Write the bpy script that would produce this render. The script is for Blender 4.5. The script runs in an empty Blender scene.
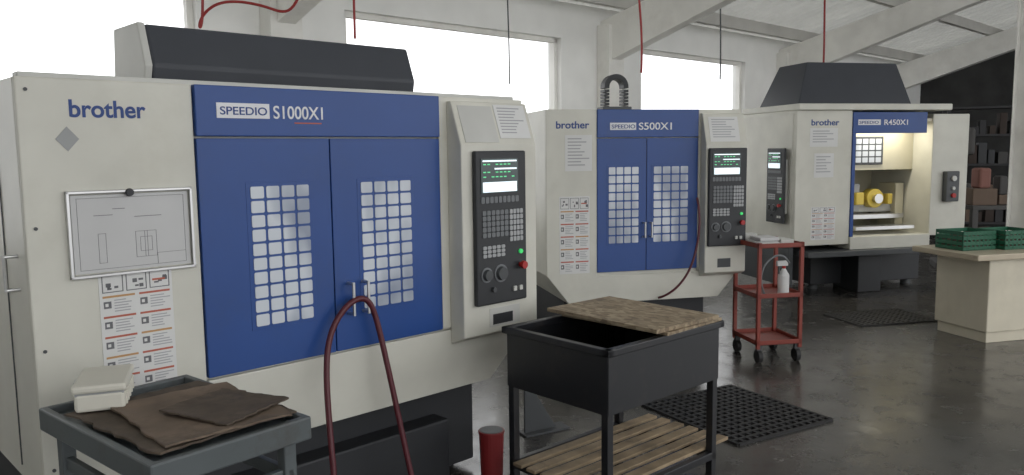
import bpy, bmesh, math, random
from mathutils import Matrix, Vector
random.seed(4)
D=bpy.data; C=bpy.context
sc=C.scene
sc.view_settings.view_transform='Standard'
sc.view_settings.look='None'
sc.view_settings.exposure=.25

# ---------------------------------------------------------------- materials
def new_mat(name):
    m=D.materials.new(name); m.use_nodes=True
    nt=m.node_tree; b=nt.nodes['Principled BSDF']
    return m,nt,b
def paint(name,col,rough=.45,metal=0,var=.08,scale=3,bump=0,emit=0,dirt=None,dscale=2.0,damt=.5):
    m,nt,b=new_mat(name)
    tc=nt.nodes.new('ShaderNodeTexCoord'); n=nt.nodes.new('ShaderNodeTexNoise')
    n.inputs['Scale'].default_value=scale; n.inputs['Detail'].default_value=6
    nt.links.new(tc.outputs['Object'],n.inputs['Vector'])
    r=nt.nodes.new('ShaderNodeValToRGB')
    lo=[max(0,c*(1-var)) for c in col]; hi=[min(1,c*(1+var)) for c in col]
    r.color_ramp.elements[0].position=.3; r.color_ramp.elements[1].position=.7
    r.color_ramp.elements[0].color=(*lo,1); r.color_ramp.elements[1].color=(*hi,1)
    nt.links.new(n.outputs['Fac'],r.inputs['Fac'])
    out=r.outputs['Color']
    if dirt:
        n2=nt.nodes.new('ShaderNodeTexNoise'); n2.inputs['Scale'].default_value=dscale; n2.inputs['Detail'].default_value=10
        n2.inputs['Roughness'].default_value=.7
        nt.links.new(tc.outputs['Object'],n2.inputs['Vector'])
        r2=nt.nodes.new('ShaderNodeValToRGB'); r2.color_ramp.elements[0].position=.52; r2.color_ramp.elements[1].position=.72
        r2.color_ramp.elements[0].color=(0,0,0,1); r2.color_ramp.elements[1].color=(damt,damt,damt,1)
        nt.links.new(n2.outputs['Fac'],r2.inputs['Fac'])
        mx=nt.nodes.new('ShaderNodeMix'); mx.data_type='RGBA'
        nt.links.new(r2.outputs['Color'],mx.inputs[0]); nt.links.new(out,mx.inputs[6]); mx.inputs[7].default_value=(*dirt,1)
        out=mx.outputs[2]
    nt.links.new(out,b.inputs['Base Color'])
    b.inputs['Roughness'].default_value=rough; b.inputs['Metallic'].default_value=metal
    if emit:
        nt.links.new(out,b.inputs['Emission Color']); b.inputs['Emission Strength'].default_value=emit
    if bump:
        bp=nt.nodes.new('ShaderNodeBump'); bp.inputs['Strength'].default_value=bump; bp.inputs['Distance'].default_value=.01
        nt.links.new(n.outputs['Fac'],bp.inputs['Height']); nt.links.new(bp.outputs['Normal'],b.inputs['Normal'])
    return m
M={}
M['white']=paint('cream_machine_paint',(.66,.65,.58),.42,dirt=(.46,.43,.34),dscale=1.6,damt=.3)
M['blue']=paint('blue_machine_paint',(.017,.068,.27),.38,var=.06,dirt=(.03,.065,.17),dscale=2.5,damt=.4)
M['blued']=paint('seam_dark_blue',(.008,.02,.09),.5)
M['black']=paint('black_paint',(.026,.028,.032),.5)
M['hood']=paint('hood_black_haze_lifted',(.045,.05,.062),.5)  # black hoods, colour lifted lighter to stand in for window haze
M['grey']=paint('grey_enamel',(.35,.36,.36),.45)
M['lgrey']=paint('light_grey_enamel',(.58,.58,.55),.5)
M['dgrey']=paint('dark_grey_plastic',(.07,.075,.08),.5)
M['steel']=paint('brushed_steel',(.6,.6,.6),.3,metal=.9)
M['paper']=paint('paper_sheet',(.74,.74,.73),.7,var=.04)
M['paper2']=paint('paper_grey_sheet',(.58,.58,.58),.35,var=.05)
M['ink']=paint('printed_ink',(.16,.16,.17),.7)
M['inkl']=paint('light_printed_ink',(.42,.42,.44),.7)
M['inkr']=paint('red_printed_ink',(.50,.14,.09),.7)
M['inko']=paint('orange_printed_ink',(.55,.32,.14),.7)
M['logo']=paint('logo_blue_ink',(.02,.06,.24),.5)
M['lt']=paint('white_lettering',(.8,.8,.82),.5)
M['red']=paint('red_plastic',(.42,.02,.02),.4)
M['cupred']=paint('dull_red_cup',(.22,.018,.02),.45)
M['green']=paint('green_button',(.05,.6,.15),.4,emit=.5)
M['hose']=paint('maroon_rubber_hose',(.10,.016,.024),.45)
M['hose2']=paint('red_air_hose',(.32,.025,.025),.45)
M['key']=paint('keypad_keys',(.4,.41,.42),.5)
M['keyd']=paint('keypad_dark_keys',(.17,.18,.19),.5)
M['screen']=paint('screen_dark',(.03,.05,.05),.2,emit=.3)
M['screenw']=paint('screen_lit_white',(.75,.85,.9),.3,emit=.75)
M['screeng']=paint('screen_lit_green',(.1,.6,.25),.3,emit=.6)
M['wall']=paint('wall_painted_block',(.86,.86,.84),.8,var=.04,bump=.3)
M['beam']=paint('white_painted_beam',(.84,.83,.79),.6,dirt=(.55,.52,.47),damt=.35)
M['purlin']=paint('galvanised_purlin',(.5,.49,.46),.6)
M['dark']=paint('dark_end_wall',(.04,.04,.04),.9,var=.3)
M['cart']=paint('worn_red_steel',(.25,.045,.03),.5,dirt=(.10,.05,.04))
M['table']=paint('black_painted_steel',(.014,.015,.018),.35,dirt=(.05,.04,.035),dscale=6)
M['bench']=paint('grey_blue_steel',(.10,.115,.12),.45,dirt=(.06,.05,.04),dscale=5,damt=.7)
M['leather']=paint('worn_brown_cardboard',(.17,.125,.09),.75,var=.35,scale=6,bump=.3,dirt=(.06,.045,.035),dscale=5,damt=.8)
M['leather2']=paint('dark_stained_cardboard',(.10,.075,.055),.75,var=.35,scale=9,bump=.3,dirt=(.03,.025,.02),dscale=7,damt=.8)
M['desk']=paint('cream_cabinet_paint',(.64,.59,.47),.5,dirt=(.4,.35,.26),damt=.3)
M['desktop']=paint('desk_laminate',(.50,.43,.32),.4)
M['crate']=paint('green_plastic_crate',(.02,.13,.07),.5)
M['wood']=paint('slat_pine',(.30,.225,.14),.7,var=.35,scale=8,dirt=(.09,.07,.05),dscale=6,damt=.7)
M['yellow']=paint('yellow_fixture',(.62,.47,.08),.4)
M['rubber']=paint('black_rubber',(.02,.02,.021),.6)
M['innerw']=paint('machine_interior_cream',(.62,.58,.44),.35)
M['beige']=paint('off_white_box',(.70,.68,.60),.6)
M['pink']=paint('pinkish_rag',(.22,.10,.08),.8)
M['brownbox']=paint('cardboard_box',(.13,.09,.065),.8)
M['sh1']=paint('stored_dark_brown',(.045,.032,.026),.8)
M['sh2']=paint('stored_dark_grey',(.035,.035,.038),.7)
M['sh3']=paint('stored_mid_grey',(.06,.058,.056),.7)

# OSB board
m,nt,b=new_mat('osb_board'); M['osb']=m
tc=nt.nodes.new('ShaderNodeTexCoord'); vo=nt.nodes.new('ShaderNodeTexVoronoi'); vo.inputs['Scale'].default_value=60
mp=nt.nodes.new('ShaderNodeMapping'); mp.inputs['Scale'].default_value=(1,.45,1)
nt.links.new(tc.outputs['Object'],mp.inputs['Vector']); nt.links.new(mp.outputs['Vector'],vo.inputs['Vector'])
r=nt.nodes.new('ShaderNodeValToRGB'); r.color_ramp.elements[0].color=(.20,.145,.09,1); r.color_ramp.elements[1].color=(.45,.36,.24,1)
sp=nt.nodes.new('ShaderNodeSeparateColor'); nt.links.new(vo.outputs['Color'],sp.inputs[0]); nt.links.new(sp.outputs[0],r.inputs['Fac'])
n9=nt.nodes.new('ShaderNodeTexNoise'); n9.inputs['Scale'].default_value=5; n9.inputs['Detail'].default_value=8
nt.links.new(tc.outputs['Object'],n9.inputs['Vector'])
r9=nt.nodes.new('ShaderNodeValToRGB'); r9.color_ramp.elements[0].position=.5; r9.color_ramp.elements[1].position=.72
r9.color_ramp.elements[0].color=(0,0,0,1); r9.color_ramp.elements[1].color=(.6,.6,.6,1); nt.links.new(n9.outputs['Fac'],r9.inputs['Fac'])
mx=nt.nodes.new('ShaderNodeMix'); mx.data_type='RGBA'; nt.links.new(r9.outputs['Color'],mx.inputs[0]); nt.links.new(r.outputs['Color'],mx.inputs[6]); mx.inputs[7].default_value=(.1,.075,.05,1)
nt.links.new(mx.outputs[2],b.inputs['Base Color']); b.inputs['Roughness'].default_value=.65

# door window panes: reflections and interior light painted as tones, plus a glow
m,nt,b=new_mat('pane_painted_reflection'); M['pane']=m
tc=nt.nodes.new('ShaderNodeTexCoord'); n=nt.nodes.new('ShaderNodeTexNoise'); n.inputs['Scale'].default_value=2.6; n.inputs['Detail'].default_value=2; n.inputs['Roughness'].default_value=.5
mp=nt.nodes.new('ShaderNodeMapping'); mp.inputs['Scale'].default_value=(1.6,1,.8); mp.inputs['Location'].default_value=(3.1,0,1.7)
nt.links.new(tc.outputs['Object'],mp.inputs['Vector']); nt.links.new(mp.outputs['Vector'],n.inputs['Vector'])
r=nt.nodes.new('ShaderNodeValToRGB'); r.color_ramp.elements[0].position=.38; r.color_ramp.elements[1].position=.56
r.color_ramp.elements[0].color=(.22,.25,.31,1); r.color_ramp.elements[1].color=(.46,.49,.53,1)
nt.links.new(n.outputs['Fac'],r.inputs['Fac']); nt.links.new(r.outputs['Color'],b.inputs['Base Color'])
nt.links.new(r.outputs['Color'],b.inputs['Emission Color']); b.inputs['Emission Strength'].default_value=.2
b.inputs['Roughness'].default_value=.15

# floor
m,nt,b=new_mat('polished_dark_concrete'); M['floor']=m
tc=nt.nodes.new('ShaderNodeTexCoord')
n=nt.nodes.new('ShaderNodeTexNoise'); n.inputs['Scale'].default_value=1.3; n.inputs['Detail'].default_value=12; n.inputs['Roughness'].default_value=.7
nt.links.new(tc.outputs['Object'],n.inputs['Vector'])
r=nt.nodes.new('ShaderNodeValToRGB'); r.color_ramp.elements[0].position=.35; r.color_ramp.elements[1].position=.7
r.color_ramp.elements[0].color=(.038,.036,.034,1); r.color_ramp.elements[1].color=(.10,.092,.082,1)
nt.links.new(n.outputs['Fac'],r.inputs['Fac']); nt.links.new(r.outputs['Color'],b.inputs['Base Color'])
n2=nt.nodes.new('ShaderNodeTexNoise'); n2.inputs['Scale'].default_value=5; n2.inputs['Detail'].default_value=12; n2.inputs['Roughness'].default_value=.7
nt.links.new(tc.outputs['Object'],n2.inputs['Vector'])
mr=nt.nodes.new('ShaderNodeMapRange'); mr.inputs[1].default_value=.3; mr.inputs[2].default_value=.7; mr.inputs[3].default_value=.13; mr.inputs[4].default_value=.34
nt.links.new(n2.outputs['Fac'],mr.inputs[0]); nt.links.new(mr.outputs[0],b.inputs['Roughness'])
b.inputs['Specular IOR Level'].default_value=.7
bp=nt.nodes.new('ShaderNodeBump'); bp.inputs['Strength'].default_value=.1; bp.inputs['Distance'].default_value=.006
nt.links.new(n2.outputs['Fac'],bp.inputs['Height']); nt.links.new(bp.outputs['Normal'],b.inputs['Normal'])

# roof sheet : corrugated metal, translucency added to brighten ceiling and room
m=paint('corrugated_roof_sheet',(.56,.55,.52),.6,dirt=(.36,.35,.32),dscale=1.0); M['roof']=m
nt=m.node_tree; b=nt.nodes['Principled BSDF']; out=nt.nodes['Material Output']
tr=nt.nodes.new('ShaderNodeBsdfTranslucent'); tr.inputs['Color'].default_value=(.9,.9,.86,1)
ms=nt.nodes.new('ShaderNodeMixShader'); ms.inputs[0].default_value=.13
nt.links.new(b.outputs[0],ms.inputs[1]); nt.links.new(tr.outputs[0],ms.inputs[2]); nt.links.new(ms.outputs[0],out.inputs['Surface'])

# ---------------------------------------------------------------- helpers
def link(o,parent=None):
    C.collection.objects.link(o)
    if parent: o.parent=parent
    return o
def frame(name,loc=(0,0,0),ang=0,parent=None):
    e=D.objects.new(name,None); e.empty_display_size=.1
    e.location=loc; e.rotation_euler=(0,0,math.radians(ang)); return link(e,parent)
def mesh(name,verts,faces,mat,parent=None,bevel=0,smooth=False):
    me=D.meshes.new(name); me.from_pydata(verts,[],faces); me.update()
    bm=bmesh.new(); bm.from_mesh(me); bmesh.ops.recalc_face_normals(bm,faces=bm.faces); bm.to_mesh(me); bm.free()
    mm=mat if isinstance(mat,list) else [mat]
    for k in mm: me.materials.append(M[k])
    o=D.objects.new(name,me); link(o,parent)
    if smooth:
        for p in me.polygons: p.use_smooth=True
    if bevel:
        bv=o.modifiers.new('bevel','BEVEL'); bv.width=bevel; bv.segments=2; bv.limit_method='ANGLE'
    return o
BF=[(0,1,3,2),(4,6,7,5),(0,4,5,1),(2,3,7,6),(0,2,6,4),(1,5,7,3)]
def boxes(name,lst,mat,parent=None,bevel=0):
    v=[];f=[]
    for (x0,x1,y0,y1,z0,z1) in lst:
        k=len(v)
        for x in (x0,x1):
            for y in (y0,y1):
                for z in (z0,z1): v.append((x,y,z))
        f+= [tuple(k+i for i in q) for q in BF]
    return mesh(name,v,f,mat,parent,bevel)
def box(name,x0,x1,y0,y1,z0,z1,mat,parent=None,bevel=.004):
    return boxes(name,[(x0,x1,y0,y1,z0,z1)],mat,parent,bevel)
def prism(name,poly,axis,a,b,mat,parent=None,bevel=.004):
    def P(p,t):
        return {'x':(t,p[0],p[1]),'y':(p[0],t,p[1]),'z':(p[0],p[1],t)}[axis]
    n=len(poly); v=[P(p,a) for p in poly]+[P(p,b) for p in poly]
    f=[tuple(range(n)),tuple(range(n,2*n))]+[(i,(i+1)%n,n+(i+1)%n,n+i) for i in range(n)]
    return mesh(name,v,f,mat,parent,bevel)
def cyls(name,lst,mat,parent=None,seg=20,bevel=0):
    v=[];f=[]
    for (p0,p1,r0,r1) in lst:
        p0=Vector(p0);p1=Vector(p1); d=(p1-p0).normalized()
        a=d.orthogonal().normalized(); c=d.cross(a); k=len(v)
        for p,r in((p0,r0),(p1,r1)):
            for i in range(seg):
                t=2*math.pi*i/seg; v.append(tuple(p+a*r*math.cos(t)+c*r*math.sin(t)))
        f+=[(k+i,k+(i+1)%seg,k+seg+(i+1)%seg,k+seg+i) for i in range(seg)]
        f+=[tuple(k+i for i in range(seg)),tuple(k+seg+i for i in range(seg))]
    return mesh(name,v,f,mat,parent,bevel)
def cyl(name,p0,p1,r,mat,parent=None,r2=None,seg=20,bevel=0):
    return cyls(name,[(p0,p1,r,r if r2 is None else r2)],mat,parent,seg,bevel)
def tube(name,pts,r,mat,parent=None):
    cu=D.curves.new(name,'CURVE'); cu.dimensions='3D'; cu.bevel_depth=r; cu.bevel_resolution=4; cu.resolution_u=12
    s=cu.splines.new('NURBS'); s.points.add(len(pts)-1)
    for i,p in enumerate(pts): s.points[i].co=(*p,1)
    s.use_endpoint_u=True; s.order_u=4
    cu.materials.append(M[mat]); cu.use_fill_caps=True
    return link(D.objects.new(name,cu),parent)
def text(name,s,x,y,z,w,h,mat,parent,rotz=0,bold=0):
    cu=D.curves.new(name,'FONT'); cu.body=s; cu.size=1; cu.extrude=.001; cu.offset=bold
    cu.materials.append(M[mat]); o=D.objects.new(name,cu); link(o,parent)
    C.view_layer.update()
    dx,dy=o.dimensions.x,o.dimensions.y
    o.location=(x,y,z); o.rotation_euler=(math.pi/2,0,rotz); o.scale=(w/dx,h/dy,1)
    return o
def cells(name,x0,x1,z0,z1,nc,nr,y,mat,parent,gap=.18,th=.004,c=.18):
    v=[];f=[]; px=(x1-x0)/nc; pz=(z1-z0)/nr
    for i in range(nc):
        for j in range(nr):
            a=x0+px*i+px*gap/2; bb=x0+px*(i+1)-px*gap/2; lo=z0+pz*j+pz*gap/2; hi=z0+pz*(j+1)-pz*gap/2
            k=len(v); w=(bb-a)*c
            poly=[(a+w,lo),(bb-w,lo),(bb,lo+w),(bb,hi-w),(bb-w,hi),(a+w,hi),(a,hi-w),(a,lo+w)]
            for yy in(y,y-th): v+=[(p[0],yy,p[1]) for p in poly]
            f.append(tuple(k+q for q in range(8))); f.append(tuple(k+8+q for q in range(8)))
            f+=[(k+q,k+(q+1)%8,k+8+(q+1)%8,k+8+q) for q in range(8)]
    return mesh(name,v,f,mat,parent)
def paper(name,x0,x1,z0,z1,y,parent,lines=10,ink='inkl',mat='paper'):
    box(name,x0,x1,y-.002,y,z0,z1,mat,parent,0)
    L=[];h=(z1-z0)/(lines+2)
    for i in range(lines):
        zc=z1-h*(i+1.3); L.append((x0+.1*(x1-x0),x0+(random.uniform(.55,.9))*(x1-x0),y-.0028,y-.002,zc,zc+h*.35))
    if lines: boxes(name+'_print',L,ink,parent)
def warning_sheet(name,x0,x1,z0,z1,y,parent):
    w=x1-x0;h=z1-z0
    box(name,x0,x1,y-.002,y,z0,z1,'paper',parent,0)
    ink=[];red=[];gl=[];ink2=[];org=[]
    for i in range(3):
        a=x0+w*(.04+.32*i); bb=a+w*.28; zt=z1-h*.02; zb=z1-h*.16
        t=.003
        ink+=[(a,bb,y-.003,y-.002,zb,zb+t),(a,bb,y-.003,y-.002,zt-t,zt),(a,a+t,y-.003,y-.002,zb,zt),(bb-t,bb,y-.003,y-.002,zb,zt)]
        for k in range(4):
            cx=random.uniform(a+w*.04,bb-w*.08); cz=random.uniform(zb+h*.015,zt-h*.05)
            ink.append((cx,cx+w*random.uniform(.03,.07),y-.0032,y-.002,cz,cz+h*random.uniform(.012,.035)))
    a=x0+w*.72; red.append((a,a+w*.18,y-.0035,y-.002,z1-h*.10,z1-h*.085))
    for r_ in range(5):
        zt=z1-h*(.185+.163*r_)
        for c in range(2):
            a=x0+w*(.04+.49*c); bb=a+w*.43
            (red if (r_+c)%3 else org).append((a,bb,y-.003,y-.002,zt-h*.016,zt))
            for k in range(5):
                zz=zt-h*(.035+.022*k)
                ink2.append((a+w*.15,a+w*random.uniform(.3,.43),y-.003,y-.002,zz-h*.008,zz))
            ink.append((a+w*.01,a+w*.11,y-.003,y-.002,zt-h*.10,zt-h*.045))
            gl.append((a+w*.03,a+w*.07,y-.0036,y-.003,zt-h*.085,zt-h*.06))
    boxes(name+'_print',ink,'ink',parent); boxes(name+'_text',ink2,'inkl',parent)
    boxes(name+'_red_headers',red,'inkr',parent); boxes(name+'_orange_headers',org,'inko',parent); boxes(name+'_pictograms',gl,'paper',parent)
def pendant(parent,x,y,z,w,h,ang=0):
    p=frame('control_pendant',(x,y,z),ang,parent)
    box('pendant_case',0,w,-.03,0,0,h,'black',p,.008)
    box('screen',.09*w,.82*w,-.034,-.03,.73*h,.95*h,'screen',p,0)
    box('screen_panel',.12*w,.79*w,-.036,-.034,.735*h,.80*h,'screenw',p,0)
    boxes('screen_rows',[(.13*w+.08*w*i,.18*w+.08*w*i,-.036,-.034,z_*h,z_*h+.005) for i in range(8) for z_ in (.83,.86,.91) if (i*7+int(z_*100))%5],'screeng',p)
    boxes('screen_status_bar',[(.12*w,.79*w,-.0355,-.034,.93*h,.94*h),(.35*w,.79*w,-.0355,-.034,.88*h,.89*h)],'screenw',p)
    cells('soft_keys',.08*w,.84*w,.66*h,.71*h,9,1,-.03,'keyd',p)
    cells('keypad',.1*w,.62*w,.44*h,.62*h,6,5,-.03,'keyd',p)
    cells('number_keys',.64*w,.92*w,.40*h,.62*h,4,6,-.03,'key',p)
    cells('function_keys',.1*w,.55*w,.31*h,.39*h,5,3,-.03,'key',p)
    cyls('dials',[((.18*w,-.03,.2*h),(.18*w,-.05,.2*h),.028,.024),((.46*w,-.03,.2*h),(.46*w,-.05,.2*h),.035,.03),((.3*w,-.03,.1*h),(.3*w,-.045,.1*h),.014,.012)],'dgrey',p)
    cyls('dial_rings',[((.18*w,-.03,.2*h),(.18*w,-.033,.2*h),.036,.036),((.46*w,-.03,.2*h),(.46*w,-.033,.2*h),.043,.043)],'keyd',p)
    cyls('emergency_stop',[((.86*w,-.03,.24*h),(.86*w,-.05,.24*h),.012,.012),((.86*w,-.05,.24*h),(.86*w,-.065,.24*h),.02,.018)],'red',p)
    cyl('start_button',(.86*w,-.03,.33*h),(.86*w,-.04,.33*h),.011,'green',p)
    boxes('switch_row',[(.7*w,.76*w,-.04,-.03,.07*h,.1*h),(.82*w,.88*w,-.04,-.03,.07*h,.1*h)],'lgrey',p)
    return p
def door_handle(name,x,z0,z1,y,parent):
    cyls(name,[((x,y-.045,z0),(x,y-.045,z1),.007,.007),((x,y,z0+.006),(x,y-.045,z0+.006),.007,.007),((x,y,z1-.006),(x,y-.045,z1-.006),.007,.007)],'steel',parent,12)

# ---------------------------------------------------------------- room
W=frame('building_shell',(-2.13,6.4,0),44)
floor=boxes('floor',[(-14,34,-14,34,-.1,0)],'floor')
def reparent_top(o):
    o.parent=None; o.matrix_world=W.matrix_basis.copy()
C.view_layer.update()
Wins=[(-3.8,-.315),(.983,3.75),(5.21,7.68),(9.6,12.2)]
x0,x1=-6,14.6
wl=[(x0,x1,0,.2,0,1.0),(x0,x1,0,.2,2.86,3.25)]
e=x0
for a,b_ in Wins: wl.append((e,a,0,.2,1.0,2.86)); e=b_
wl.append((e,x1,0,.2,1.0,2.86))
reparent_top(boxes('wall_back',wl,'wall'))
for i,(a,b_) in enumerate(Wins):
    L=[(a,a+.05,.06,.12,1.0,2.86),(b_-.05,b_,.06,.12,1.0,2.86),(a,b_,.06,.12,1.0,1.05),(a,b_,.06,.12,2.81,2.86)]
    if i==0:
        L.append((-2.15,-2.09,.07,.11,1.05,2.81))
    reparent_top(boxes('window_%d'%(i+1),L,'beam'))
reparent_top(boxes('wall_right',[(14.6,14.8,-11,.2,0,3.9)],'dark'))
reparent_top(prism('wall_left_unseen',[(0,0),(-11.5,0),(-11.5,6.1),(0,3.25)],'x',-6.2,-6.0,'wall',None,0))  # out of view, added to cut ambient light on the machine fronts
v=[];f=[];x=-6; pat=[(0,0),(.13,0),(.17,.045),(.22,.045)]
while x<15:
    for dx,dz in pat:
        for y in (.35,-11.5): v.append((x+dx,y,3.27-.25*y+dz))
    x+=.26
n=len(v)//2
for i in range(n-1): f.append((2*i,2*i+1,2*i+3,2*i+2))
reparent_top(mesh('ceiling',v,f,'roof'))
RX=[-4.0,.33,4.5,8.73,13.0]
for i,x in enumerate(RX):
    r_=prism('trim_%d'%(i+1),[(0,2.60),(-2.6,3.42),(-11.5,5.62),(-11.5,5.98),(0,3.1)],'x',x-.08,x+.08,'beam',None,.006)
    reparent_top(r_)
    reparent_top(box('trim_%d'%(i+11),x-.14,x+.14,-.18,0,0,3.05,'beam',None,.006))
for k in range(9):
    y=-.35-1.3*k; z=3.27-.25*y-.01
    reparent_top(box('trim_%d'%(i+20+k),-6,15,y-.04,y+.04,z-.15,z,'purlin',None,0))

# ---------------------------------------------------------------- CNC machine 1 (large)
m1=frame('cnc_machining_center',(-1.54,2.52,0),44)
T=1.88
prism('body',[(0,.5),(1.98,.5),(2.22,.7),(2.22,T),(0,T)],'y',.02,2.3,'white',m1,.006)
box('front_panel_left',0,.555,0,.02,.5,T,'white',m1,.006)
prism('lower_front_panel',[(.56,.5),(1.98,.5),(2.2,.69),(2.2,.79),(.56,.79)],'y',0,.02,'white',m1,.004)
box('front_panel_right',1.685,2.22,0,.02,.80,T,'white',m1,.004)
box('door_header',.56,1.68,-.012,.02,1.695,T,'blue',m1,.004)
box('sliding_door_left',.56,1.105,-.006,.02,.80,1.688,'blue',m1,.003)
box('sliding_door_right',1.11,1.68,-.006,.02,.80,1.688,'blue',m1,.003)
for (a,b_) in ((.75,1.007),(1.243,1.513)):
    box('window_recess',a-.012,b_+.012,-.0075,0,.95,1.52,'blue',m1,.001)
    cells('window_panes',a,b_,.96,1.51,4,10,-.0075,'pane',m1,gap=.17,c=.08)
box('side_panel_seam',-.004,0,.28,.285,.55,T-.04,'dgrey',m1,0)
box('side_panel_seam_rear',-.004,0,1.2,1.205,.55,T-.04,'dgrey',m1,0)
cyls('side_handle',[((-.04,.12,1.19),(-.04,.12,1.31),.006,.006),((0,.12,1.195),(-.04,.12,1.195),.006,.006),((0,.12,1.305),(-.04,.12,1.305),.006,.006)],'steel',m1,10)
door_handle('door_handle_left',1.17,.95,1.09,-.006,m1)
door_handle('door_handle_right',1.243,.95,1.09,-.006,m1)
text('maker_lettering','brother',.148,-.001,1.757,.24,.058,'logo',m1,bold=.02)
box('badge',.637,.845,-.015,-.012,1.762,1.818,'lt',m1,0)
text('badge_lettering','SPEEDIO',.648,-.0155,1.775,.185,.03,'logo',m1,bold=.01)
text('model_lettering','S1000X1',.86,-.013,1.764,.215,.05,'lt',m1,bold=.01)
box('model_underline',.95,1.07,-.0135,-.012,1.745,1.750,'inkr',m1,0)
prism('grey_sticker',[(.14,1.645),(.175,1.685),(.14,1.725),(.105,1.685)],'y',-.002,0,'grey',m1,0)
boxes('drawing_holder_frame',[(.118,.53,-.02,-.0,1.225,1.235),(.118,.53,-.02,0,1.505,1.515),(.118,.128,-.02,0,1.225,1.515),(.52,.53,-.02,0,1.225,1.515)],'steel',m1,.002)
box('drawing_sheet',.133,.515,-.008,-.004,1.24,1.5,'paper2',m1,0)
L=[]
def rect(a,b_,c,d,t=.0012):
    return [(a,b_,-.0088,-.008,c,c+t),(a,b_,-.0088,-.008,d-t,d),(a,a+t,-.0088,-.008,c,d),(b_-t,b_,-.0088,-.008,c,d)]
L+=rect(.15,.5,1.25,1.49)+rect(.33,.40,1.28,1.37)+rect(.36,.37,1.28,1.37)+rect(.345,.385,1.30,1.35)+rect(.21,.235,1.27,1.37)+rect(.4,.5,1.25,1.29)
L+=[(.2,.26,-.0088,-.008,1.43,1.432),(.33,.42,-.0088,-.008,1.42,1.422),(.26,.3,-.0088,-.008,1.45,1.452)]
boxes('drawing_linework',L,'ink',m1)
cyls('drawing_clip',[((.315,-.02,1.505),(.315,-.03,1.505),.014,.012)],'black',m1)
warning_sheet('warning_labels',.203,.446,.806,1.235,0,m1)
prism('top_hood',[(.30,T),(.28,T+.09),(.34,2.13),(.60,2.13),(.62,T)],'x',.53,1.77,'hood',m1,.01)
prism('top_hood_end_cap',[(.31,T),(.28,T+.09),(.34,2.135),(.60,2.135),(.63,T)],'x',.50,.53,'lgrey',m1,.006)
box('top_rail',.02,2.2,.04,.10,T,T+.018,'lgrey',m1,.003)
prism('control_column',[(0,.72),(-.1,.76),(-.1,1.66),(-.03,1.86),(0,1.86)],'x',1.73,2.215,'white',m1,.006)
pendant(m1,1.79,-.1,.905,.325,.725)
q=frame('document_tray',(0,-.1,1.66),0,m1); q.rotation_euler=(-math.atan2(.07,.2),0,0)
box('tray_plate',1.76,1.97,-.003,.0,.01,.19,'lgrey',q,0)
paper('taped_note',1.985,2.19,.03,.2,-.001,q,9)
box('column_slot',1.89,2.09,-.102,-.1,.79,.88,'lgrey',m1,0)
box('column_slot_opening',1.91,2.04,-.104,-.102,.80,.85,'black',m1,0)
cyls('panel_bolts',[((.03,-.004,z_),(.03,0,z_),.006,.006) for z_ in (.6,1.0,1.4,1.84)],'dgrey',m1,10)
box('base_frame',.12,2.0,.16,2.2,.04,.5,'black',m1,.01)
box('coolant_tank',.3,1.75,.05,.9,.03,.34,'black',m1,.01)
cyls('levelling_feet',[((x,y,0),(x,y,.06),.06,.05) for x in (.25,1.9) for y in (.3,2.1)],'dgrey',m1)
tube('coolant_hose',[(.97,-.2,.03),(.96,-.2,.3),(.98,-.12,.65),(1.03,-.05,.88),(1.12,-.055,1.0),(1.20,-.055,1.03),(1.25,-.055,1.0),(1.28,-.06,.9),(1.31,-.10,.65),(1.34,-.15,.35),(1.38,-.2,.02)],.0125,'hose',m1)

# ---------------------------------------------------------------- CNC machine 2
m2=frame('cnc_machining_center',(.261,5.99,0),13.4); T=1.93
prism('body',[(0,.68),(.18,.45),(1.42,.45),(1.6,.68),(1.6,T),(0,T)],'y',.02,1.9,'white',m2,.006)
prism('front_panel',[(.0,.68),(.18,.45),(1.42,.45),(1.6,.66),(.4,.66),(.4,T),(0,T)],'y',0,.02,'white',m2,.004)
box('front_panel_right',1.235,1.6,0,.02,.67,T,'white',m2,.004)
box('door_header',.40,1.23,-.012,.02,1.72,T,'blue',m2,.004)
box('sliding_door_left',.40,.797,-.006,.02,.69,1.713,'blue',m2,.003)
box('sliding_door_right',.803,1.23,-.006,.02,.69,1.713,'blue',m2,.003)
box('door_gap',.797,.803,-.002,.018,.69,1.713,'blued',m2,0)
for (a,b_) in ((.487,.738),(.853,1.15)):
    box('window_recess',a-.012,b_+.012,-.0075,0,.895,1.51,'blue',m2,.001)
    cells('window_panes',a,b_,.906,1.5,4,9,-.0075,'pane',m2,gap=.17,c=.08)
door_handle('door_handle_left',.775,.95,1.07,-.006,m2)
door_handle('door_handle_right',.83,.95,1.07,-.006,m2)
text('maker_lettering','brother',.075,-.001,1.79,.26,.055,'logo',m2,bold=.02)
box('badge',.50,.71,-.015,-.012,1.775,1.83,'lt',m2,0)
text('badge_lettering','SPEEDIO',.51,-.0155,1.787,.19,.03,'logo',m2,bold=.01)
text('model_lettering','S500X1',.73,-.013,1.777,.27,.055,'lt',m2,bold=.01)
paper('taped_note',.147,.36,1.47,1.74,0,m2,9)
warning_sheet('warning_labels',.10,.34,.69,1.28,0,m2)
prism('control_column',[(0,.62),(-.1,.66),(-.1,1.66),(-.03,1.9),(0,1.9)],'x',1.25,1.6,'white',m2,.006)
pendant(m2,1.265,-.1,.87,.32,.76)
q=frame('document_tray',(0,-.1,1.66),0,m2); q.rotation_euler=(-math.atan2(.07,.24),0,0)
paper('taped_note',1.29,1.54,.02,.22,-.001,q,8)
box('column_slot_opening',1.36,1.47,-.104,-.1,.70,.77,'dgrey',m2,0)
box('base_frame',.2,1.4,.2,1.8,.04,.45,'black',m2,.01)
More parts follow.
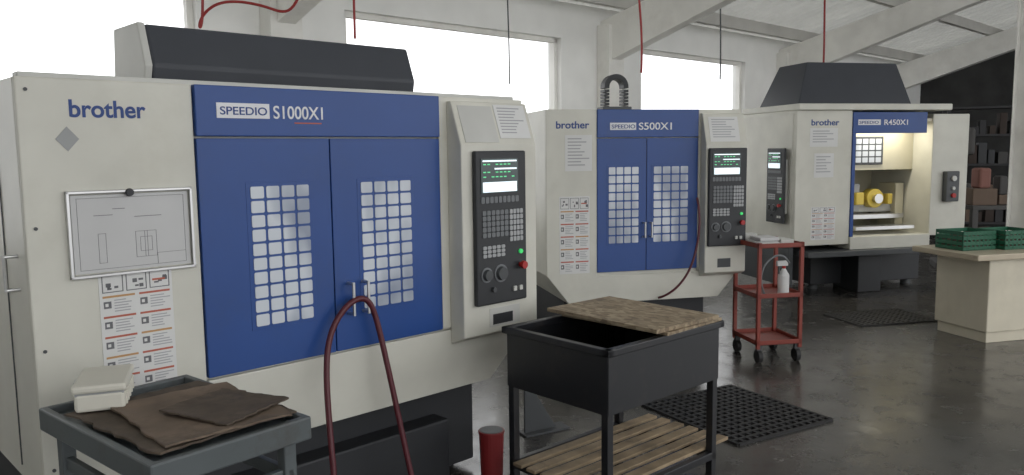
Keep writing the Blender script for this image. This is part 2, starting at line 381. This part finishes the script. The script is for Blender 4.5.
cyls('levelling_feet',[((x,y,0),(x,y,.06),.06,.05) for x in (.3,1.3) for y in (.3,1.7)],'dgrey',m2)
pts=[];X0=.66
for k in range(30):
    if k<6: x=X0-.08; z=T+.03+.026*k
    elif k<24:
        t=math.pi*(1-(k-6)/17); x=X0+.08*math.cos(t); z=T+.19+.08*math.sin(t)
    else: x=X0+.08; z=T+.16-.026*(k-24)
    pts.append((x,z))
v=[];f=[]
for i,(x,z) in enumerate(pts):
    t=Vector((pts[min(i+1,29)][0]-pts[max(i-1,0)][0],0,pts[min(i+1,29)][1]-pts[max(i-1,0)][1])).normalized()
    nn=Vector((-t.z,0,t.x)); c=Vector((x,.32,z)); k=len(v)
    for sx in(-.010,.010):
        for sy in(-.05,.05):
            for sz in(-.02,.02): v.append(tuple(c+t*sx+Vector((0,sy,0))+nn*sz))
    f+=[tuple(k+j for j in qd) for qd in BF]
mesh('cable_drag_chain',v,f,'black',m2)
box('drag_chain_bracket',X0-.12,X0+.12,.25,.39,T,T+.035,'dgrey',m2,.003)
tube('air_hose',[(1.2,-.06,1.25),(1.22,-.09,1.1),(1.18,-.12,.85),(1.08,-.14,.62),(.95,-.1,.5),(.9,-.02,.47)],.009,'hose',m2)

# ---------------------------------------------------------------- CNC machine 3
m3=frame('cnc_machining_center',(3.05,8.6,0),13.4); T=2.02
box('left_column',0,.68,.0,1.15,.56,T,'white',m3,.008)
box('right_column',1.71,2.19,0,1.15,.62,T-.04,'white',m3,.008)
box('roof_panel',.0,1.92,-.04,1.15,T,T+.07,'white',m3,.01)
box('rear_wall',.68,1.71,1.0,1.15,.56,T,'innerw',m3,.004)
box('floor_pan',.68,1.71,-.02,1.0,.50,.64,'white',m3,.006)
box('door_header',.68,1.62,-.012,.02,1.77,2.0,'blue',m3,.004)
box('door_edge_trim',.68,.72,-.012,.02,.64,1.77,'blue',m3,.003)
box('opening_soffit',.72,1.71,.02,1.0,1.9,1.93,'innerw',m3,0)
text('maker_lettering','brother',.17,-.001,1.86,.34,.065,'logo',m3,bold=.02)
box('badge',.74,1.02,-.015,-.012,1.86,1.92,'lt',m3,0)
text('badge_lettering','SPEEDIO',.75,-.0155,1.873,.24,.032,'logo',m3,bold=.01)
text('model_lettering','R450X1',1.06,-.013,1.86,.3,.06,'lt',m3,bold=.01)
paper('taped_note',.22,.46,1.3,1.56,0,m3,6)
paper('taped_note_upper',.16,.5,1.63,1.83,0,m3,5)
warning_sheet('warning_labels',.20,.5,.62,.98,0,m3)
box('switch_box',1.86,2.03,-.07,0,1.0,1.34,'dgrey',m3,.01)
cyls('switch_knobs',[((1.945,-.07,1.26),(1.945,-.09,1.26),.03,.03),((1.945,-.07,1.15),(1.945,-.085,1.15),.02,.02)],'lgrey',m3)
cyl('stop_button',(1.945,-.07,1.07),(1.945,-.095,1.07),.025,'red',m3)
box('inner_partition',.72,1.71,.30,.34,1.36,1.9,'innerw',m3,.004)
box('inner_window_frame',.74,1.30,.285,.30,1.42,1.74,'dgrey',m3,.004)
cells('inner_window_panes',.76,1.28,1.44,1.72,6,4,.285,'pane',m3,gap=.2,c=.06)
box('trunnion_beam',.76,1.66,.48,.7,.86,1.08,'lgrey',m3,.02)
box('trunnion_bracket_left',.73,.83,.4,.7,.64,1.2,'innerw',m3,.01)
box('trunnion_bracket_right',1.58,1.69,.4,.7,.64,1.2,'innerw',m3,.01)
cyls('rotary_plate',[((1.28,.36,1.03),(1.28,.48,1.03),.11,.11)],'yellow',m3,28,.006)
cyls('rotary_hub',[((1.28,.30,1.03),(1.28,.36,1.03),.055,.045)],'steel',m3,24)
boxes('fixture_clamps',[(1.02,1.12,.35,.48,.96,1.10),(1.44,1.5,.35,.48,.96,1.08)],'yellow',m3,.006)
boxes('fixture_plates',[(.85,1.62,.3,.48,.80,.85),(.85,1.62,.12,.3,.69,.73)],'steel',m3,.004)
boxes('chip_guard',[(.85,1.1,.4,.48,.88,1.2)],'grey',m3,.01)
cyl('spindle_nose',(1.2,.6,1.95),(1.2,.6,1.35),.09,'steel',m3,.05)
ld=D.lights.new('work_light','AREA'); ld.energy=5; ld.size=.7; ld.color=(1,.93,.75); ld.shape='RECTANGLE'; ld.size_y=.1
lo=D.objects.new('work_light',ld); link(lo,m3); lo.location=(1.2,.15,1.88)
v=[(.08,.1,T+.07),(1.50,.1,T+.07),(1.50,.9,T+.07),(.08,.9,T+.07),(.30,.3,2.56),(1.44,.3,2.56),(1.44,.85,2.56),(.30,.85,2.56)]
mesh('top_hood',v,[(0,1,2,3),(4,5,6,7),(0,1,5,4),(1,2,6,5),(2,3,7,6),(3,0,4,7)],'hood',m3,.01)
box('side_column_panel',-.006,0,.06,1.1,.62,T-.03,'white',m3,.004)
pd=pendant(m3,-.05,.44,.80,.34,.82,-90)
box('pendant_arm',-.05,0,.14,.40,.9,1.5,'lgrey',m3,.005)
box('base_frame',.45,1.9,.35,1.1,.06,.52,'black',m3,.01)
box('pedestal',.85,1.15,.05,.5,0,.5,'black',m3,.01)
box('drip_tray',.1,1.75,-.12,.5,.44,.5,'dgrey',m3,.006)
box('side_skirt',0,.06,.1,1.1,.1,.56,'dgrey',m3,.006)
cyls('levelling_feet',[((x,y,0),(x,y,.08),.06,.05) for x in (.55,1.8) for y in (.45,1.0)],'dgrey',m3)

# ---------------------------------------------------------------- black parts table w/ board
t=frame('steel_parts_table',(.37,3.07,0),42)
lx,ly,H=.76,.59,.85
a=.035
boxes('legs',[(x,x+a,y,y+a,0,H-.02) for x in (0,lx-a) for y in (0,ly-a)],'table',t,.003)
boxes('bin_sides',[(0,lx,-.004,.0,H-.27,H-.005),(0,lx,ly,ly+.004,H-.24,H-.005),(-.004,0,0,ly,H-.27,H-.005),(lx,lx+.004,0,ly,H-.24,H-.005)],'table',t,0)
boxes('rim',[(-.02,lx+.02,-.02,.015,H-.03,H),(-.02,lx+.02,ly-.015,ly+.02,H-.03,H),(-.02,.015,-.02,ly+.02,H-.03,H),(lx-.015,lx+.02,-.02,ly+.02,H-.03,H)],'table',t,.004)
box('bin_bottom',0,lx,0,ly,H-.25,H-.24,'table',t,0)
boxes('lower_rails',[(0,lx,.0,.03,.2,.235),(0,lx,ly-.03,ly,.2,.235),(0,.03,0,ly,.2,.235),(lx-.03,lx,0,ly,.2,.235)],'table',t,.003)
boxes('lower_shelf_slats',[(-.04,.92,.04+.085*i,.04+.085*i+.055,.236,.252) for i in range(6)],'wood',t,.003)
ob=box('chipboard_sheet',.0,.44,.0,.66,0,.018,'osb',t,.002); ob.location=(.29,-.015,H+.016); ob.rotation_euler=(0,0,math.radians(-1))
ob=box('chipboard_sheet_lower',.0,.42,.0,.60,0,.014,'osb',t,.002); ob.location=(.345,-.03,H+.001); ob.rotation_euler=(0,0,math.radians(2))

# ---------------------------------------------------------------- front left trolley
b1=frame('steel_work_trolley',(-.877,1.868,0),139.7)
LX,LY,H=.68,.44,.88
boxes('tray_top',[(0,LX,-LY,0,H-.03,H-.015)],'bench',b1,.002)
boxes('tray_rim',[(-.012,LX+.012,-.012,.012,H-.06,H+.008),(-.012,LX+.012,-LY-.012,-LY+.012,H-.06,H+.008),(-.012,.012,-LY,0,H-.06,H+.008),(LX-.012,LX+.012,-LY,0,H-.06,H+.008)],'bench',b1,.006)
boxes('legs',[(x,x+.04,y-.04,y,0,H-.03) for x in (.02,LX-.06) for y in (-.02,-LY+.06)],'bench',b1,.005)
boxes('lower_shelf',[(.03,LX-.03,-LY+.03,-.03,.3,.32)],'bench',b1,.004)
boxes('braces',[(.02,LX-.02,-.05,-.03,H-.18,H-.14),(.02,LX-.02,-LY+.03,-LY+.05,H-.18,H-.14),(.03,.05,-LY+.03,-.03,H-.18,H-.14)],'bench',b1,.003)
def ragged(name,w,h,th,mat,loc,rot,seed,amp=.012,curl=.0):
    rr=random.Random(seed); P=[]
    n=14
    for (ax,ay,bx,by) in ((-w,-h,w,-h),(w,-h,w,h),(w,h,-w,h),(-w,h,-w,-h)):
        for i in range(n):
            s=i/n; P.append((ax+(bx-ax)*s+rr.uniform(-amp,amp),ay+(by-ay)*s+rr.uniform(-amp,amp)))
    N=len(P); v=[];f=[]
    rings=[1,.75,.5,.25]
    for lay,z in ((0,0),(1,th)):
        for k in rings:
            for (x,y) in P:
                v.append((x*k,y*k,z+curl*max(0,k-.7)*abs(math.sin(x*7+y*5))*3))
    R=len(rings)
    for lay in (0,1):
        o_=lay*R*N
        for q in range(R-1):
            for i in range(N):
                j=(i+1)%N; f.append((o_+q*N+i,o_+q*N+j,o_+(q+1)*N+j,o_+(q+1)*N+i))
        f.append(tuple(o_+(R-1)*N+i for i in range(N)))
    for i in range(N):
        j=(i+1)%N; f.append((i,j,R*N+j,R*N+i))
    o=mesh(name,v,f,mat,b1); o.location=loc; o.rotation_euler=(0,0,rot); return o
ragged('cardboard_sheet_lower',.255,.205,.006,'leather2',(.29,-.225,H+.009),.03,3,.007,.004)
ragged('cardboard_sheet_upper',.22,.175,.006,'leather',(.235,-.25,H+.018),-.12,8,.005,.008)
ragged('cardboard_scrap',.13,.12,.005,'leather2',(.20,-.31,H+.028),.25,12,.005,.006)
q=frame('plastic_parts_box',(.565,-.13,H+.02),-30,b1)
q.scale=(1.22,1.2,1.2)
box('box_body',-.09,.09,-.055,.055,0,.045,'beige',q,.008)
box('box_lid',-.095,.095,-.06,.06,.047,.066,'beige',q,.006)
box('box_seam',-.088,.088,-.053,.053,.04,.05,'grey',q,0)
boxes('box_ribs',[(-.07+.035*i,-.06+.035*i,-.058,.058,.005,.04) for i in range(5)],'beige',q,.001)
box('box_latch',-.02,.02,.058,.066,.03,.058,'lgrey',q,.002)

bk=frame('red_cup',(-.11,3.70,0),0)
cyl('cup_body',(0,0,0),(0,0,.30),.05,'cupred',bk,.060,24,.003)
cyl('cup_rim',(0,0,.29),(0,0,.305),.063,'cupred',bk,.063,24,.003)
cyl('cup_contents',(0,0,.300),(0,0,.3065),.055,'dgrey',bk)
ch=frame('floor_channel',(.13,4.5,0),30)
prism('channel_web',[(-.08,.0),(.14,.0),(-.02,.26),(-.08,.26)],'y',0,.012,'dgrey',ch,.002)
boxes('channel_foot',[(-.1,.2,-.05,.06,0,.012)],'dgrey',ch,.002)

# ---------------------------------------------------------------- red cart
rc=frame('red_utility_cart',(1.84,5.92,0),10)
cw,cd,chh=.37,.42,.92; a=.028
boxes('cart_posts',[(x,x+a,y,y+a,.11,chh) for x in (0,cw-a) for y in (0,cd-a)],'cart',rc,.003)
def tray(z): return [(0,cw,0,cd,z,z+.008),(0,cw,0,.006,z,z+.035),(0,cw,cd-.006,cd,z,z+.035),(0,.006,0,cd,z,z+.035),(cw-.006,cw,0,cd,z,z+.035)]
boxes('cart_trays',tray(.14)+tray(.50)+tray(.88),'cart',rc,.001)
boxes('caster_forks',[(x-.02,x+.02,y-.015,y+.015,.09,.14) for x in (.03,cw-.03) for y in (.03,cd-.03)],'dgrey',rc,.002)
cyls('caster_wheels',[((x-.018,y,.05),(x+.018,y,.05),.05,.05) for x in (.03,cw-.03) for y in (.03,cd-.03)],'rubber',rc,20,.004)
boxes('folded_rags',[(.04,.2,.05,.3,.89,.92),(.06,.22,.1,.28,.92,.95)],'paper2',rc,.01)
boxes('parts_on_tray',[(.23,.34,.1,.3,.89,.93),(.05,.15,.32,.4,.89,.96)],'lgrey',rc,.006)
q=frame('spray_bottle',(.26,.10,.508),0,rc)
cyl('bottle_body',(0,0,0),(0,0,.15),.042,'paper',q,.042,20,.006)
cyl('bottle_shoulder',(0,0,.15),(0,0,.2),.042,'paper',q,.013)
cyl('bottle_neck',(0,0,.2),(0,0,.22),.014,'red',q)
box('spray_trigger_head',-.06,.03,-.012,.012,.22,.26,'paper',q,.004)
box('spray_trigger',-.045,-.032,-.006,.006,.16,.22,'dgrey',q,.002)
tube('coiled_air_line',[(.08,.05,.52),(.03,.02,.6),(.02,.01,.72),(.1,.0,.82),(.2,.0,.84),(.26,.02,.76)],.008,'keyd',rc)

# ---------------------------------------------------------------- desk on the right
dk=frame('workshop_desk',(3.89,6.45,0),15)
boxes('pedestal_cabinet',[(0,.62,0,.56,.09,.70)],'desk',dk,.008)
boxes('right_cabinet',[(1.2,1.7,0,.56,.09,.70)],'desk',dk,.008)
boxes('plinths',[(.02,.60,.02,.54,0,.09),(1.22,1.68,.02,.54,0,.09)],'desk',dk,.004)
boxes('apron',[(.62,1.2,.02,.05,.45,.70),(.62,1.2,.5,.53,.2,.7)],'desk',dk,.003)
box('desk_top',-.18,1.85,-.06,.66,.70,.75,'desktop',dk,.008)
for k,(x,y,w_) in enumerate(((-.08,.2,.34),(.29,.14,.34))):
    q=frame('green_storage_crate',(x,y,.75),0,dk)
    L=[(0,w_,0,.3,0,.006)]
    for z_ in (.0,.045,.09,.13): L+=[(0,w_,0,.008,z_,z_+.03),(0,w_,.292,.3,z_,z_+.03),(0,.008,0,.3,z_,z_+.03),(w_-.008,w_,0,.3,z_,z_+.03)]
    for i in range(9): L+=[(w_*i/8-.008*(i>0),w_*i/8+.008*(i<8),0,.007,0,.16),(w_*i/8-.008*(i>0),w_*i/8+.008*(i<8),.293,.3,0,.16)]
    for i in range(5): L+=[(0,.007,.3*i/5,.3*i/5+.01,0,.16),(w_-.007,w_,.3*i/5,.3*i/5+.01,0,.16)]
    boxes('crate_lattice',L,'crate',q,0)
    boxes('parts_in_crate',[(.03,w_-.03,.03,.27,.01,.08),(.05,w_-.1,.05,.2,.08,.13)],'brownbox',q,.01)

# ---------------------------------------------------------------- mats
def mat_(cx,cy,ang,lx,ly):
    f_=frame('rubber_floor_mat',(cx,cy,0),ang)
    L=[];s=.055;b_=.02
    nx=int(lx/s); ny=int(ly/s)
    for i in range(nx+1): L.append((i*s-.5*nx*s-b_/2,i*s-.5*nx*s+b_/2,-ny*s/2,ny*s/2,0.001,.014))
    for j in range(ny+1): L.append((-nx*s/2,nx*s/2,j*s-.5*ny*s-b_/2,j*s-.5*ny*s+b_/2,0.001,.0135))
    boxes('mat_lattice',L,'rubber',f_,0)
mat_(1.36,4.80,-60,.85,.78)
mat_(3.5,7.5,13.4,.85,.6)

# ---------------------------------------------------------------- right background
col=frame('steel_building_column',(4.95,7.75,0),44)
boxes('column_flanges',[(-.1,.1,-.1,-.085,0,5.0),(-.1,.1,.085,.1,0,5.0)],'beam',col,.003)
box('column_web',-.008,.008,-.085,.085,0,5.0,'beam',col,0)
box('column_base_plate',-.16,.16,-.16,.16,0,.02,'dgrey',col,.003)
def shelf(name,x,y,ang,w,h,d,lv):
    s=frame(name,(x,y,0),ang)
    boxes('uprights',[(a_,a_+.04,b_,b_+.04,0,h) for a_ in (0,w-.04) for b_ in (0,d-.04)],'sh2',s,.002)
    boxes('shelf_boards',[(0,w,0,d,h*k/lv,h*k/lv+.03) for k in range(lv)]+[(0,w,0,d,h-.03,h)],'sh2',s,.002)
    mats=['sh1','sh2','sh3','sh2','sh1','black','sh3','brownbox']
    for kx,mm in enumerate(mats):
        L=[]
        for k in range(lv):
            for i in range(2):
                x_=.05+((kx*2+i+k*3)%16)*(w-.1)/16
                hh=random.uniform(.08,.75*h/lv); L.append((x_,x_+(w-.1)/16*random.uniform(.6,.95),.05,d-random.uniform(.05,.25),h*k/lv+.03,h*k/lv+.03+hh))
        boxes('stored_goods_%d'%kx,L,mm,s,.006)
    return s
shelf('storage_shelving',6.6,12.2,-20,2.2,2.2,.5,5)
shelf('storage_shelving',9.0,11.5,-30,2.2,2.4,.5,5)
wb=frame('machinist_workbench',(5.55,9.6,0),0)
box('bench_top',0,1.6,0,.6,.85,.9,'sh3',wb,.005)
boxes('bench_legs',[(x,x+.07,y,y+.07,0,.85) for x in (0,1.53) for y in (0,.53)],'sh3',wb,.004)
boxes('bench_shelf',[(0,1.6,.05,.55,.25,.28)],'sh3',wb,.004)
boxes('bench_boxes',[(.05,.35,.1,.45,.9,1.1),(.4,.6,.15,.4,.9,1.02),(.05,.5,.1,.5,.28,.6)],'brownbox',wb,.01)
boxes('bench_tools',[(.15,.3,.15,.35,1.1,1.35),(.75,1.0,.1,.4,.9,1.3)],'pink',wb,.03)
boxes('bench_parts',[(.6,.72,.1,.3,.9,1.2),(.4,.5,.15,.3,1.02,1.25)],'sh3',wb,.02)
dp=frame('drill_press',(5.9,10.6,0),-20)
box('press_base',-.25,.25,-.3,.3,0,.1,'sh3',dp,.02)
cyl('press_column',(0,.1,.1),(0,.1,1.9),.05,'dgrey',dp)
box('press_table',-.2,.2,-.25,.15,.9,.95,'sh3',dp,.01)
box('press_head',-.15,.15,-.25,.25,1.5,1.85,'sh3',dp,.04)
cyl('press_spindle',(0,-.12,1.5),(0,-.12,1.25),.03,'steel',dp)

# ---------------------------------------------------------------- hanging hoses
def hang(name,x,y,z0,z1,mat,r=.008,sway=.05):
    tube(name,[(x,y,z1),(x+sway*.2,y,z1-(z1-z0)*.35),(x+sway,y,z1-(z1-z0)*.7),(x+sway*.8,y,z0)],r,mat)
hang('hanging_air_hose',-1.0,5.2,2.35,4.2,'hose2',.008,.02)
hang('hanging_air_hose',1.05,7.2,2.3,3.9,'hose2',.010,.14)
hang('hanging_air_hose',3.8,9.9,2.55,3.9,'hose2',.012,.02)
hang('hanging_power_cable',-.03,7.0,2.2,3.7,'dgrey',.006,.03)
hang('hanging_power_cable',2.2,8.6,2.35,3.8,'dgrey',.008,.03)
tube('looped_air_hose',[(-1.95,5.2,3.2),(-1.93,5.2,2.70),(-1.95,5.2,2.38),(-1.99,5.2,2.46),(-1.85,5.2,2.62),(-1.5,5.2,2.56),(-1.3,5.2,2.45),(-1.22,5.2,3.2)],.009,'hose2')
D.objects.remove(W)

# ---------------------------------------------------------------- world + camera
w=D.worlds.new('overcast'); sc.world=w; w.use_nodes=True
bg=w.node_tree.nodes['Background']; bg.inputs[0].default_value=(.98,.99,1,1); bg.inputs[1].default_value=1.7
cam=D.cameras.new('cam'); cam.lens=28.125; cam.sensor_width=36; cam.clip_start=.05
co=D.objects.new('camera',cam); link(co)
co.matrix_world=Matrix.Translation((0,0,1.63))@Matrix.Rotation(math.radians(90-6.2),4,'X')@Matrix.Rotation(math.radians(-.7),4,'Z')
sc.camera=co
